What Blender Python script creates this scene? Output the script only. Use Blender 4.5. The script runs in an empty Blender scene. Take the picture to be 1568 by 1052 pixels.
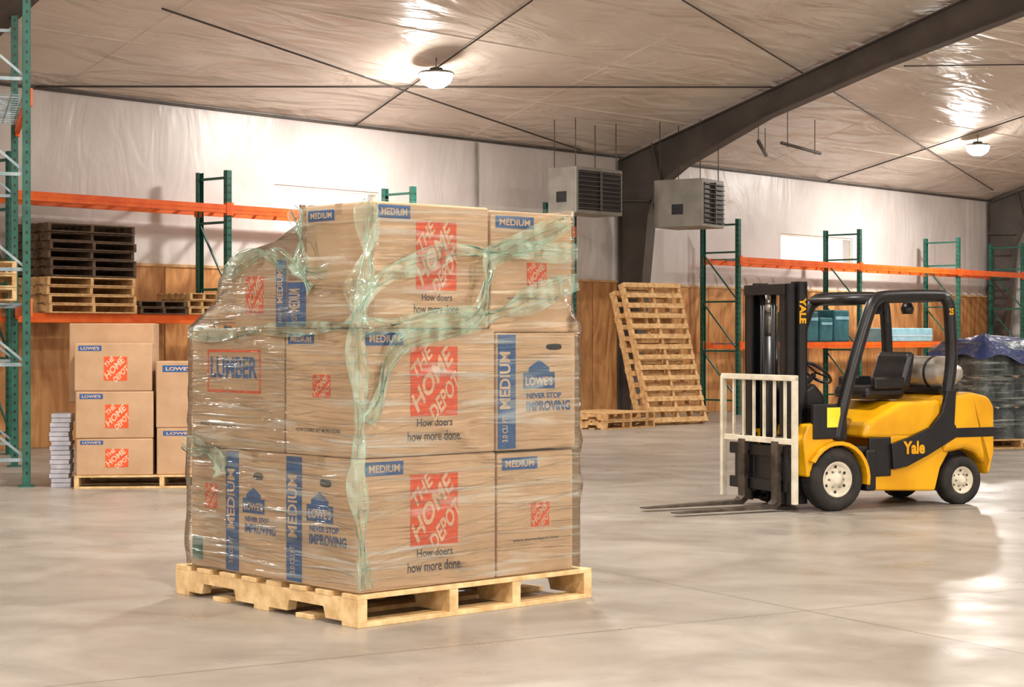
import bpy, bmesh, math, random
from mathutils import Matrix, Vector, noise
random.seed(7)
scene=bpy.context.scene
COL=scene.collection
# ---------------------------------------------------------------- materials
def srgb(r,g,b):
    f=lambda c:(c/255/12.92) if c/255<=0.04045 else ((c/255+0.055)/1.055)**2.4
    return (f(r),f(g),f(b),1)
def newmat(name):
    m=bpy.data.materials.new(name); m.use_nodes=True
    nt=m.node_tree; return m,nt,nt.nodes,nt.links,nt.nodes['Principled BSDF']
def noise_mat(name,c1,c2,scale=5,rough=0.6,stretch=(1,1,1),bump=0.0,bscale=20,metal=0,detail=5,spec=0.5,bdist=0.01,lo=0.35,hi=0.65):
    m,nt,N,L,P=newmat(name)
    tc=N.new('ShaderNodeTexCoord'); mp=N.new('ShaderNodeMapping'); mp.inputs['Scale'].default_value=stretch
    L.new(tc.outputs['Object'],mp.inputs[0])
    no=N.new('ShaderNodeTexNoise'); no.inputs['Scale'].default_value=scale; no.inputs['Detail'].default_value=detail
    L.new(mp.outputs[0],no.inputs['Vector'])
    cr=N.new('ShaderNodeValToRGB'); cr.color_ramp.elements[0].position=lo; cr.color_ramp.elements[1].position=hi
    cr.color_ramp.elements[0].color=c1; cr.color_ramp.elements[1].color=c2
    L.new(no.outputs[0],cr.inputs[0]); L.new(cr.outputs[0],P.inputs['Base Color'])
    P.inputs['Roughness'].default_value=rough; P.inputs['Metallic'].default_value=metal
    P.inputs['Specular IOR Level'].default_value=spec
    if bump>0:
        n2=N.new('ShaderNodeTexNoise'); n2.inputs['Scale'].default_value=bscale; n2.inputs['Detail'].default_value=4
        L.new(mp.outputs[0],n2.inputs['Vector'])
        b=N.new('ShaderNodeBump'); b.inputs['Strength'].default_value=bump; b.inputs['Distance'].default_value=bdist
        L.new(n2.outputs[0],b.inputs['Height']); L.new(b.outputs[0],P.inputs['Normal'])
    return m
card=noise_mat('cardboard',srgb(206,170,136),srgb(222,187,153),3,0.65,(1,1,1),0.15,60)
card2=noise_mat('cardboard_dark',srgb(190,157,124),srgb(206,173,140),3,0.65,(1,1,1),0.15,60)
cardb=noise_mat('cardboard_plain',srgb(184,148,114),srgb(200,165,130),3,0.65,(1,1,1),0.15,60)
tape=noise_mat('packing_tape',srgb(188,154,118),srgb(200,168,132),3,0.25)
orange=noise_mat('print_orange',srgb(222,78,30),srgb(238,94,42),30,0.6)
lightp=noise_mat('print_gap',srgb(224,188,156),srgb(232,198,166),10,0.6)
blue=noise_mat('print_blue',srgb(32,82,142),srgb(46,98,160),30,0.6)
dkp=noise_mat('print_dark',srgb(50,48,56),srgb(64,62,70),20,0.6)
blackm=noise_mat('black_paint',srgb(16,16,18),srgb(26,26,29),6,0.38)
rubber=noise_mat('rubber',srgb(28,27,26),srgb(52,48,44),9,0.8,bump=0.3,bscale=40)
yellow=noise_mat('yellow_paint',srgb(220,156,8),srgb(238,178,18),3,0.3)
cream=noise_mat('cream_paint',srgb(204,196,174),srgb(232,224,204),9,0.45)
steel=noise_mat('steel',srgb(120,118,112),srgb(165,162,155),6,0.35,metal=0.8)
forkm=noise_mat('fork_steel',srgb(60,54,48),srgb(104,94,84),9,0.4,(1,1,1),metal=0.5)
silver=noise_mat('tank_silver',srgb(180,176,168),srgb(215,210,200),6,0.3,metal=0.6)
green=noise_mat('rack_green',srgb(28,84,72),srgb(42,104,88),6,0.45)
orr=noise_mat('rack_orange',srgb(224,86,18),srgb(242,110,30),4,0.45)
galv=noise_mat('galvanised',srgb(130,150,158),srgb(165,180,186),8,0.4,metal=0.4)
pine=noise_mat('pallet_pine',srgb(200,164,112),srgb(234,204,152),4,0.7,(3,3,3),0.3,30)
pine_d=noise_mat('pallet_dark',srgb(66,50,38),srgb(104,80,58),4,0.8,(3,3,3),0.3,30)
pine_m=noise_mat('pallet_weathered',srgb(186,142,92),srgb(222,184,130),4,0.75,(3,3,3),0.3,30)
beamm=noise_mat('frame_steel_paint',srgb(78,72,68),srgb(96,88,82),2,0.55)
heaterm=noise_mat('heater_grey',srgb(126,124,116),srgb(148,145,136),3,0.45)
cable=noise_mat('cable_dark',srgb(64,58,54),srgb(84,76,70),3,0.6)
teal=noise_mat('teal_crate',srgb(30,84,96),srgb(48,108,118),5,0.4)
ltblue=noise_mat('pale_blue_box',srgb(120,170,186),srgb(150,190,202),5,0.5)
tarp=noise_mat('blue_tarp',srgb(26,36,80),srgb(44,58,110),4,0.4,bump=0.6,bscale=8,bdist=0.05)
grey_goods=noise_mat('dark_goods',srgb(46,52,60),srgb(98,104,112),7,0.25,bump=0.6,bscale=14,bdist=0.03)
paper=noise_mat('white_paper',srgb(178,182,196),srgb(206,208,220),9,0.5)
sticker=noise_mat('yellow_sticker',srgb(240,225,40),srgb(250,240,70),9,0.5)
trim_w=noise_mat('window_frame',srgb(215,205,190),srgb(228,218,205),4,0.5)

def emis(name,col,st):
    m,nt,N,L,P=newmat(name)
    P.inputs['Base Color'].default_value=col
    P.inputs['Emission Color'].default_value=col; P.inputs['Emission Strength'].default_value=st
    return m
lens_m=emis('lamp_lens',(1,0.97,0.92,1),30)

def wood_wall():
    m,nt,N,L,P=newmat('plywood_wainscot')
    tc=N.new('ShaderNodeTexCoord')
    mp=N.new('ShaderNodeMapping'); mp.inputs['Scale'].default_value=(2.6,2.6,0.7)
    L.new(tc.outputs['Object'],mp.inputs[0])
    no=N.new('ShaderNodeTexNoise'); no.inputs['Scale'].default_value=1.3; no.inputs['Detail'].default_value=6; no.inputs['Distortion'].default_value=2.0
    L.new(mp.outputs[0],no.inputs['Vector'])
    cr=N.new('ShaderNodeValToRGB'); e=cr.color_ramp.elements
    e[0].position=0.28; e[0].color=srgb(158,102,56); e[1].position=0.66; e[1].color=srgb(214,158,100)
    L.new(no.outputs[0],cr.inputs[0])
    sp=N.new('ShaderNodeSeparateXYZ'); L.new(tc.outputs['Object'],sp.inputs[0])
    dv=N.new('ShaderNodeMath'); dv.operation='DIVIDE'; dv.inputs[1].default_value=1.22; L.new(sp.outputs[0],dv.inputs[0])
    fr=N.new('ShaderNodeMath'); fr.operation='FRACT'; L.new(dv.outputs[0],fr.inputs[0])
    lt=N.new('ShaderNodeMath'); lt.operation='LESS_THAN'; lt.inputs[1].default_value=0.012; L.new(fr.outputs[0],lt.inputs[0])
    fl=N.new('ShaderNodeMath'); fl.operation='FLOOR'; L.new(dv.outputs[0],fl.inputs[0])
    wn=N.new('ShaderNodeTexWhiteNoise'); wn.noise_dimensions='1D'; L.new(fl.outputs[0],wn.inputs['W'])
    mr=N.new('ShaderNodeMapRange'); mr.inputs[3].default_value=0.8; mr.inputs[4].default_value=1.15; L.new(wn.outputs[0],mr.inputs[0])
    hs=N.new('ShaderNodeHueSaturation'); L.new(mr.outputs[0],hs.inputs['Value']); L.new(cr.outputs[0],hs.inputs['Color'])
    mx=N.new('ShaderNodeMixRGB'); mx.inputs[2].default_value=srgb(70,44,24); L.new(lt.outputs[0],mx.inputs[0]); L.new(hs.outputs[0],mx.inputs[1])
    L.new(mx.outputs[0],P.inputs['Base Color']); P.inputs['Roughness'].default_value=0.4
    return m
woodw=wood_wall()

def film_surface(name,c1,c2,rough,sc,stren,dist):
    m,nt,N,L,P=newmat(name)
    tc=N.new('ShaderNodeTexCoord')
    no=N.new('ShaderNodeTexNoise'); no.inputs['Scale'].default_value=0.6; no.inputs['Detail'].default_value=4
    L.new(tc.outputs['Object'],no.inputs['Vector'])
    cr=N.new('ShaderNodeValToRGB'); e=cr.color_ramp.elements; e[0].position=.35; e[1].position=.65; e[0].color=c1; e[1].color=c2
    L.new(no.outputs[0],cr.inputs[0]); L.new(cr.outputs[0],P.inputs['Base Color'])
    P.inputs['Roughness'].default_value=rough
    mp=N.new('ShaderNodeMapping'); mp.inputs['Scale'].default_value=sc
    L.new(tc.outputs['Object'],mp.inputs[0])
    n2=N.new('ShaderNodeTexNoise'); n2.inputs['Scale'].default_value=1.0; n2.inputs['Detail'].default_value=3; n2.inputs['Distortion'].default_value=1.5
    L.new(mp.outputs[0],n2.inputs['Vector'])
    vo=N.new('ShaderNodeTexVoronoi'); vo.feature='DISTANCE_TO_EDGE'; vo.inputs['Scale'].default_value=0.5
    L.new(mp.outputs[0],vo.inputs['Vector'])
    ad=N.new('ShaderNodeMath'); ad.operation='MULTIPLY_ADD'; ad.inputs[1].default_value=0.5; L.new(vo.outputs[0],ad.inputs[0]); L.new(n2.outputs[0],ad.inputs[2])
    b=N.new('ShaderNodeBump'); b.inputs['Strength'].default_value=stren; b.inputs['Distance'].default_value=dist
    L.new(ad.outputs[0],b.inputs['Height']); L.new(b.outputs[0],P.inputs['Normal'])
    return m
ceil_m=film_surface('ceiling_insulation_film',srgb(214,201,188),srgb(230,218,206),0.3,(0.45,1.5,1.5),0.7,0.16)
wall_m=film_surface('wall_insulation_film',srgb(204,196,192),srgb(222,215,211),0.36,(1.1,1.1,0.45),0.5,0.08)

def floor_mat():
    m,nt,N,L,P=newmat('polished_concrete')
    tc=N.new('ShaderNodeTexCoord')
    a=N.new('ShaderNodeTexNoise'); a.inputs['Scale'].default_value=0.9; a.inputs['Detail'].default_value=9; a.inputs['Roughness'].default_value=0.62; a.inputs['Distortion'].default_value=0.8
    L.new(tc.outputs['Object'],a.inputs['Vector'])
    cr=N.new('ShaderNodeValToRGB'); e=cr.color_ramp.elements
    e[0].position=.3; e[0].color=srgb(132,124,114); e[1].position=.7; e[1].color=srgb(172,165,155)
    L.new(a.outputs[0],cr.inputs[0])
    mp=N.new('ShaderNodeMapping'); mp.inputs['Rotation'].default_value=(0,0,-math.radians(31)); L.new(tc.outputs['Object'],mp.inputs[0])
    sp=N.new('ShaderNodeSeparateXYZ'); L.new(mp.outputs[0],sp.inputs[0])
    def line(out,off):
        s=N.new('ShaderNodeMath'); s.operation='SUBTRACT'; s.inputs[1].default_value=off; L.new(out,s.inputs[0])
        d=N.new('ShaderNodeMath'); d.operation='DIVIDE'; d.inputs[1].default_value=5; L.new(s.outputs[0],d.inputs[0])
        f=N.new('ShaderNodeMath'); f.operation='FRACT'; L.new(d.outputs[0],f.inputs[0])
        l=N.new('ShaderNodeMath'); l.operation='LESS_THAN'; l.inputs[1].default_value=0.0022; L.new(f.outputs[0],l.inputs[0]); return l
    l1=line(sp.outputs[0],6.52); l2=line(sp.outputs[1],7.73)
    mx=N.new('ShaderNodeMath'); mx.operation='MAXIMUM'; L.new(l1.outputs[0],mx.inputs[0]); L.new(l2.outputs[0],mx.inputs[1])
    ml=N.new('ShaderNodeMath'); ml.operation='MULTIPLY'; ml.inputs[1].default_value=0.75; L.new(mx.outputs[0],ml.inputs[0])
    mc=N.new('ShaderNodeMixRGB'); mc.inputs[2].default_value=srgb(76,68,60); L.new(ml.outputs[0],mc.inputs[0]); L.new(cr.outputs[0],mc.inputs[1])
    L.new(mc.outputs[0],P.inputs['Base Color'])
    r=N.new('ShaderNodeTexNoise'); r.inputs['Scale'].default_value=2.2; r.inputs['Detail'].default_value=8; L.new(tc.outputs['Object'],r.inputs['Vector'])
    mr=N.new('ShaderNodeMapRange'); mr.inputs[1].default_value=.3; mr.inputs[2].default_value=.7; mr.inputs[3].default_value=0.25; mr.inputs[4].default_value=0.46
    L.new(r.outputs[0],mr.inputs[0]); L.new(mr.outputs[0],P.inputs['Roughness']); P.inputs['Specular IOR Level'].default_value=.4
    b=N.new('ShaderNodeBump'); b.inputs['Strength'].default_value=0.12; b.inputs['Distance'].default_value=0.02
    L.new(r.outputs[0],b.inputs['Height']); L.new(b.outputs[0],P.inputs['Normal'])
    return m
floor_m=floor_mat()

def wrap_mat(name,base,lo,hi,tint,stretch,sc,p0=.45,p1=.72,rough=.1,bdist=.02,gl=1.0):
    m,nt,N,L,P=newmat(name)
    tc=N.new('ShaderNodeTexCoord')
    def streak(rot,st,s,dist):
        mp=N.new('ShaderNodeMapping'); mp.inputs['Scale'].default_value=st; mp.inputs['Rotation'].default_value=rot
        L.new(tc.outputs['Object'],mp.inputs[0])
        no=N.new('ShaderNodeTexNoise'); no.inputs['Scale'].default_value=s; no.inputs['Detail'].default_value=4; no.inputs['Distortion'].default_value=dist
        L.new(mp.outputs[0],no.inputs['Vector']); return no
    n1=streak((0.35,0.3,0),stretch,sc,0.3)
    n2=streak((-0.4,-0.55,0),(stretch[0]*1.3,stretch[1]*1.3,stretch[2]*0.6),sc,0.5)
    mm=N.new('ShaderNodeMath'); mm.operation='MAXIMUM'; L.new(n1.outputs[0],mm.inputs[0]); L.new(n2.outputs[0],mm.inputs[1])
    mr=N.new('ShaderNodeMapRange'); mr.inputs[1].default_value=p0; mr.inputs[2].default_value=p1; mr.inputs[3].default_value=lo; mr.inputs[4].default_value=hi
    L.new(mm.outputs[0],mr.inputs[0])
    P.inputs['Base Color'].default_value=base; P.inputs['Roughness'].default_value=rough; P.inputs['Specular IOR Level'].default_value=1.0
    b=N.new('ShaderNodeBump'); b.inputs['Strength'].default_value=1.0; b.inputs['Distance'].default_value=bdist
    L.new(mm.outputs[0],b.inputs['Height']); L.new(b.outputs[0],P.inputs['Normal'])
    T=N.new('ShaderNodeBsdfTransparent'); T.inputs[0].default_value=tint
    mx=N.new('ShaderNodeMixShader'); L.new(mr.outputs[0],mx.inputs[0]); L.new(T.outputs[0],mx.inputs[1]); L.new(P.outputs[0],mx.inputs[2])
    G=N.new('ShaderNodeBsdfGlossy'); G.inputs['Roughness'].default_value=rough; L.new(b.outputs[0],G.inputs['Normal'])
    fz=N.new('ShaderNodeFresnel'); fz.inputs[0].default_value=1.45; L.new(b.outputs[0],fz.inputs['Normal'])
    fm=N.new('ShaderNodeMath'); fm.operation='MULTIPLY'; fm.inputs[1].default_value=gl; L.new(fz.outputs[0],fm.inputs[0])
    m2=N.new('ShaderNodeMixShader'); L.new(fm.outputs[0],m2.inputs[0]); L.new(mx.outputs[0],m2.inputs[1]); L.new(G.outputs[0],m2.inputs[2])
    L.new(m2.outputs[0],N['Material Output'].inputs['Surface'])
    return m
wrap=wrap_mat('stretch_film',(0.84,0.92,0.84,1),0.035,0.46,(0.972,0.995,0.962,1),(0.8,0.8,20),1.3,.56,.80,.12,.024)
strand=wrap_mat('stretch_film_strand',(0.66,0.90,0.76,1),0.03,0.32,(0.925,0.985,0.945,1),(3,3,3),3,.45,.72,.1,.008)
cord=wrap_mat('stretch_film_cord',(0.50,0.80,0.62,1),0.25,0.6,(0.85,0.97,0.90,1),(3,3,3),3,.45,.7,.12,.004)
glass=wrap_mat('window_glass',(0.9,0.93,0.95,1),0.02,0.04,(1,1,1,1),(1,1,1),1,gl=.3)

# ---------------------------------------------------------------- mesh builder
_txt={}
def text_geo(s,bold=0.012):
    k=(s,bold)
    if k in _txt: return _txt[k]
    c=bpy.data.curves.new('t','FONT'); c.body=s; c.offset=bold; c.resolution_u=3; c.fill_mode='FRONT'
    o=bpy.data.objects.new('t',c); COL.objects.link(o); bpy.context.view_layer.update()
    me=bpy.data.meshes.new_from_object(o.evaluated_get(bpy.context.evaluated_depsgraph_get()))
    V=[v.co.copy() for v in me.vertices]; F=[tuple(p.vertices) for p in me.polygons]
    bpy.data.objects.remove(o); bpy.data.curves.remove(c); bpy.data.meshes.remove(me)
    x0=min(v.x for v in V);x1=max(v.x for v in V);y0=min(v.y for v in V);y1=max(v.y for v in V)
    V=[Vector(((v.x-(x0+x1)/2)/(x1-x0),(v.y-(y0+y1)/2)/(y1-y0),0)) for v in V]
    _txt[k]=(V,F); return _txt[k]
I4=Matrix.Identity(4)
class MB:
    def __init__(s): s.v=[];s.f=[];s.m=[];s.sm=[];s.mats=[]
    def mi(s,mat):
        if mat not in s.mats: s.mats.append(mat)
        return s.mats.index(mat)
    def add(s,V,F,mat,M=I4,smooth=False):
        o=len(s.v); s.v+= [tuple(M@Vector(p)) for p in V]; i=s.mi(mat)
        for f in F: s.f.append(tuple(o+k for k in f)); s.m.append(i); s.sm.append(smooth)
    def box(s,a,b,mat,M=I4,bev=0):
        a=Vector(a);b=Vector(b)
        if bev>0:
            bm=bmesh.new(); bmesh.ops.create_cube(bm,size=1,matrix=Matrix.Translation((a+b)/2)@Matrix.Diagonal((*(b-a),1)))
            bmesh.ops.bevel(bm,geom=bm.edges[:],offset=bev,segments=2,affect='EDGES',profile=0.5)
            bm.verts.index_update()
            s.add([v.co.copy() for v in bm.verts],[[v.index for v in f.verts] for f in bm.faces],mat,M); bm.free(); return
        V=[(x,y,z) for x in(a.x,b.x) for y in(a.y,b.y) for z in(a.z,b.z)]
        s.add(V,[(0,1,3,2),(4,6,7,5),(0,4,5,1),(2,3,7,6),(0,2,6,4),(1,5,7,3)],mat,M)
    def prism(s,prof,h0,h1,mat,M=I4,axis='y',bev=0):
        n=len(prof)
        mk={'y':lambda p,h:(p[0],h,p[1]),'x':lambda p,h:(h,p[0],p[1]),'z':lambda p,h:(p[0],p[1],h)}[axis]
        V=[mk(p,h0) for p in prof]+[mk(p,h1) for p in prof]
        F=[tuple(range(n)),tuple(range(2*n-1,n-1,-1))]+[(i,i+n,(i+1)%n+n,(i+1)%n) for i in range(n)]
        bm=bmesh.new(); vs=[bm.verts.new(p) for p in V]
        for f in F: bm.faces.new([vs[i] for i in f])
        bmesh.ops.recalc_face_normals(bm,faces=bm.faces)
        if bev>0:
            ed=[e for e in bm.edges if len(e.link_faces)==2 and e.calc_face_angle(0)>0.5]
            bmesh.ops.bevel(bm,geom=ed,offset=bev,segments=3,affect='EDGES',profile=0.5)
        bmesh.ops.triangulate(bm,faces=[f for f in bm.faces if len(f.verts)>4])
        bm.verts.index_update()
        s.add([v.co.copy() for v in bm.verts],[[v.index for v in f.verts] for f in bm.faces],mat,M); bm.free()
    def tube(s,pts,r,mat,M=I4,seg=8,closed=False,flat=1.0,smooth=True):
        pts=[Vector(p) for p in pts]; n=len(pts); V=[];F=[]
        up=Vector((0,0,1)); prev=None
        for i,p in enumerate(pts):
            a=pts[i-1] if (i>0 or closed) else p; b=pts[(i+1)%n] if (i<n-1 or closed) else p
            t=(b-a).normalized()
            if prev is None:
                ref=up if abs(t.dot(up))<0.9 else Vector((1,0,0)); x=t.cross(ref).normalized()
            else: x=(prev-t*prev.dot(t)).normalized()
            prev=x; y=t.cross(x); rr=r[i] if isinstance(r,(list,tuple)) else r
            for k in range(seg):
                an=2*math.pi*(k+.5)/seg; V.append(p+x*math.cos(an)*rr+y*math.sin(an)*rr*flat)
        for i in range(n if closed else n-1):
            j=(i+1)%n
            for k in range(seg): F.append((i*seg+k,i*seg+(k+1)%seg,j*seg+(k+1)%seg,j*seg+k))
        if not closed: F.append(tuple(range(seg-1,-1,-1))); F.append(tuple((n-1)*seg+k for k in range(seg)))
        s.add(V,F,mat,M,smooth)
    def lathe(s,prof,mat,M=I4,seg=32,smooth=True):
        V=[];F=[]
        n=len(prof)
        for k in range(seg):
            a=2*math.pi*k/seg
            for r,z in prof: V.append((r*math.cos(a),r*math.sin(a),z))
        for k in range(seg):
            for i in range(n-1):
                j=(k+1)%seg; F.append((k*n+i,j*n+i,j*n+i+1,k*n+i+1))
        s.add(V,F,mat,M,smooth)
    def quad(s,x0,y0,x1,y1,z,mat,M): s.add([(x0,y0,z),(x1,y0,z),(x1,y1,z),(x0,y1,z)],[(0,1,2,3)],mat,M)
    def text(s,t,cx,cy,w,h,z,mat,M,rot=0,bold=0.012):
        V,F=text_geo(t,bold)
        T=Matrix.Translation((cx,cy,z))@Matrix.Rotation(rot,4,'Z')@Matrix.Diagonal((w,h,1,1))
        s.add(V,F,mat,M@T)
    def obj(s,name,M=I4,parent=None):
        me=bpy.data.meshes.new(name); me.from_pydata(s.v,[],s.f)
        for m in s.mats: me.materials.append(m)
        me.polygons.foreach_set('material_index',s.m); me.polygons.foreach_set('use_smooth',s.sm); me.update()
        o=bpy.data.objects.new(name,me); COL.objects.link(o)
        if parent: o.parent=parent
        else: o.matrix_world=M
        return o
def empty(name,M=I4):
    e=bpy.data.objects.new(name,None); COL.objects.link(e); e.matrix_world=M; return e

# ---------------------------------------------------------------- room frame
ANG=math.radians(48.5)
R=Matrix.Translation((1.452,33.6,0))@Matrix.Rotation(ANG,4,'Z')    # local x=t along wall, y=-s
EAVE=4.88; SL=0.30; RID=15.0
T0,T1=-34.0,16.2
def roof(s): return EAVE+SL*s if s<=RID else EAVE+SL*(2*RID-s)
b=MB(); b.box((T0-1,-31,-0.2),(T1+1,1,0),floor_m); fl=b.obj('floor',R)
me=fl.data; me.transform(R); fl.matrix_world=I4
wins=[(-7.66,-5.44,3.12,3.82),(6.3,9.18,3.08,3.66)]
b=MB(); x=T0
for (a,c,z0,z1) in wins:
    b.box((x,0,0),(a,0.25,EAVE+.1),wall_m); b.box((a,0,0),(c,0.25,z0),wall_m); b.box((a,0,z1),(c,0.25,EAVE+.1),wall_m); x=c
b.box((x,0,0),(T1,0.25,EAVE+.1),wall_m); b.obj('wall_back',R)
for i,(a,c,z0,z1) in enumerate(wins):
    b=MB(); w=.04
    b.box((a,0.02,z0),(c,.1,z0+w),trim_w); b.box((a,0.02,z1-w),(c,.1,z1),trim_w)
    b.box((a,0.02,z0+w),(a+w,.1,z1-w),trim_w); b.box((c-w,0.02,z0+w),(c,.1,z1-w),trim_w)
    b.box((a+w,0.055,z0+w),(c-w,.06,z1-w),glass)
    b.obj('window_%d'%(i+1),R)
b=MB(); b.box((T0+.01,-0.03,0.001),(0.74,-0.002,2.5),woodw); b.box((1.0,-0.03,0.001),(T1-.3,-0.002,2.46),woodw)
b.box((T0+.01,-0.05,2.5),(0.74,-.002,2.54),pine_m); b.box((1.0,-0.05,2.46),(T1-.3,-.002,2.5),pine_m)
b.obj('wood_wainscot',R)
def gable(name,x0,x1):
    b=MB(); b.prism([(-30,0),(0,0),(0,EAVE),(-RID,roof(RID)),(-30,EAVE)],x0,x1,wall_m,axis='x'); return b.obj(name,R)
gable('wall_right',T1,T1+.25); gable('wall_left',T0-.25,T0)
b=MB(); b.box((T0,-30.25,0),(T1,-30,EAVE),wall_m); b.obj('wall_front',R)
b=MB(); b.box((T1-.03,-30,0),(T1-.001,-.8,2.46),woodw); b.obj('wood_wainscot',R)
b=MB()
b.prism([(0.25,EAVE-.075),(-RID,roof(RID)),(-30.25,EAVE-.075),(-30.25,EAVE+.2),(-RID,roof(RID)+.25),(0.25,EAVE+.2)],T0-.25,T1+.25,ceil_m,axis='x')
b.obj('ceiling',R)
def W2L(x,y,z): return R.inverted()@Vector((x,y,z))
rods=[((-6.40,24.58),(5.95,32.9)),((-4.4,23.0),(1.25,33.15)),((-2.54,29.13),(.283,25.48)),((2.495,26.77),(8.79,38.7)),((8.79,38.7),(11.6,44.1)),
      ((10.66,37.75),(6.74,39.7)),((6.96,32.45),(9.64,34.1)),((9.64,34.1),(12.6,36.2))]
b=MB()
for p,q in rods:
    P=[]
    for w in(p,q):
        l=W2L(w[0],w[1],0); P.append((l.x,l.y,roof(max(0,-l.y))-.05))
    b.tube(P,.014,cable,seg=6)
b.obj('ceiling_brace_rods',R)
b=MB()
for k,s_ in enumerate([1.55,3.1,4.65,6.2,7.75,9.3,10.85,12.4]):
    z=roof(s_); b.box((T0,-s_-.04,z-.004),(T1,-s_+.04,z+.02),ceil_m)
for t_ in [-26,-17.8,-11.5,-3.3,5.1,12.1]:
    b.prism([(0,EAVE-.004),(-RID,roof(RID)-.004),(-RID,roof(RID)+.05),(0,EAVE+.05)],t_-.03,t_+.03,ceil_m,axis='x')
b.box((T0,-.04,EAVE-.05),(T1,0,EAVE-.01),cable)
b.obj('ceiling_panel_battens',R)
def frame(t):
    b=MB(); w=.012
    inner=[(.30,0),(.72,3.75),(.95,4.28),(1.5,4.62),(3.3,5.36),(5.6,6.02),(8.1,6.62),(15,8.55)]
    outer=[(.06,0),(.06,EAVE-.1),(15,roof(15)-.06)]
    poly=[(-s,z) for s,z in inner]+[(-s,z) for s,z in reversed(outer)]
    b.prism(poly,t-w,t+w,beamm,axis='x')
    def flange(pl,th):
        for (s0,z0),(s1,z1) in zip(pl[:-1],pl[1:]):
            d=Vector((-(s1-s0),z1-z0)); n=Vector((-d.y,d.x)).normalized()*th
            b.prism([(-s0,z0),(-s1,z1),(-s1+n.x,z1+n.y),(-s0+n.x,z0+n.y)],t-.13,t+.13,beamm,axis='x')
    flange(inner,.025); flange(outer,-.02)
    b.prism([(-.06,4.02),(-.78,3.98),(-.78,4.01),(-.06,4.05)],t-.12,t+.12,beamm,axis='x')
    b.prism([(-1.0,4.33),(-.80,5.05),(-.83,5.05),(-1.03,4.33)],t-.12,t+.12,beamm,axis='x')
    b2=[(v[0],-30-v[1],v[2]) for v in b.v]; n=len(b.v); nf=len(b.f)
    b.v+=b2; b.f+=[tuple(n+i for i in reversed(f)) for f in b.f[:nf]]; b.m+=b.m[:nf]; b.sm+=b.sm[:nf]
    b.box((t-.2,-.5,0),(t+.2,-.06,.02),beamm)
    return b.obj('steel_portal_frame',R)
for t in(.874,15.6,-14.2,-29): frame(t)
# ---------------------------------------------------------------- lamps
def lamp(t,s,power,glow=0,drop=.26):
    z=roof(s)-drop
    e=empty('high_bay_lamp',R@Matrix.Translation((t,-s,z)))
    b=MB()
    b.lathe([(0.0,.10),(.09,.10),(.11,.06),(.24,.045),(.27,.02),(.265,.01),(0.25,0.01)],steel,seg=28)
    b.lathe([(0.0,-.20),(.09,-.19),(.17,-.15),(.225,-.09),(.25,0.01)],lens_m,seg=28)
    b.tube([(0,0,.10),(0,0,drop-.01)],.012,steel,seg=6)
    b.obj('lamp_body',parent=e)
    L=bpy.data.lights.new('lamp_light','AREA'); L.shape='DISK'; L.size=.5; L.energy=power*.8; L.color=(1,.95,.89)
    o=bpy.data.objects.new('lamp_light',L); COL.objects.link(o); o.parent=e; o.location=(0,0,-.22)
    if glow:
        L=bpy.data.lights.new('lamp_glow','POINT'); L.energy=glow; L.color=(1,.93,.85); L.shadow_soft_size=.12
        o=bpy.data.objects.new('lamp_glow',L); COL.objects.link(o); o.parent=e; o.location=(0,0,-.4)
LP=700
for t,s,p,gl in [(-6.66,2.46,LP*.55,70),(9.3,2.96,LP*.7,80),(-22.6,2.7,LP*.8,0),(-14.6,10.5,LP*1.0,180),(1.4,10.5,LP*1.0,150),
              (-22,18.5,LP*1.2,180),(-6,18.5,LP*1.2,0),(8,18.5,LP,0),(-30,13.5,LP*1.7,0),(-31.5,23,LP*1.8,0),(-16,25.5,LP*2.6,180)]:  # first two hang in view; the others are added unseen to brighten the load
    lamp(t,s,p,gl)
# ---------------------------------------------------------------- racks
def post(b,x,y,z1,M=I4,sx=.085,sy=.075,holes=True,z0=0,face=-1):
    th=.006
    b.box((x-sx/2,y-th/2+face*sy/2,z0),(x+sx/2,y+th/2+face*sy/2,z1),green,M)
    b.box((x-sx/2,y-sy/2,z0),(x-sx/2+th,y+sy/2,z1),green,M)
    b.box((x+sx/2-th,y-sy/2,z0),(x+sx/2,y+sy/2,z1),green,M)
    b.box((x-.09,y-.08,z0),(x+.09,y+.08,z0+.012),green,M)
    if holes:
        z=z0+.12
        while z<z1-.05:
            yy=y+face*(sy/2+.0045)
            b.box((x-.022,min(yy,yy-face*.001),z),(x-.008,max(yy,yy-face*.001),z+.028),blackm,M)
            b.box((x+.008,min(yy,yy-face*.001),z),(x+.022,max(yy,yy-face*.001),z+.028),blackm,M)
            for xx in(x-sx/2-.0015,x+sx/2+.0005): b.box((xx,y-.012,z),(xx+.001,y+.008,z+.03),blackm,M)
            z+=.1
def upright(b,x,yf,yb,z1,M=I4,strut=green,step=.95):
    post(b,x,yf,z1,M,face=-1); post(b,x,yb,z1,M,face=1)
    z=.25; k=0
    while z<z1-.1:
        b.box((x-.02,yf,z),(x+.02,yb,z+.035),strut,M)
        z2=z+step
        if z2<z1-.1: b.tube([(x,yf,z+.03),(x,yb,z2)],.018,strut,M,seg=4,smooth=False)
        z+=step
    b.box((x-.02,yf,z1-.12),(x+.02,yb,z1-.085),strut,M)
def beam(b,x0,x1,y,z,M=I4,h=.12,d=.05):
    b.box((x0+.045,y-d/2,z-h),(x1-.045,y+d/2,z),orr,M)
    b.box((x0+.045,y-d/2-.004,z-h*.55),(x1-.045,y-d/2,z-h*.5),orr,M)
    for x in(x0,x1):
        sg=1 if x==x0 else -1
        b.box((min(x-.01*sg,x+.06*sg),y-d/2-.006,z-h-.03),(max(x-.01*sg,x+.06*sg),y+d/2-.005,z+.03),orr,M)
SF,SB=1.0,.38
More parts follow.
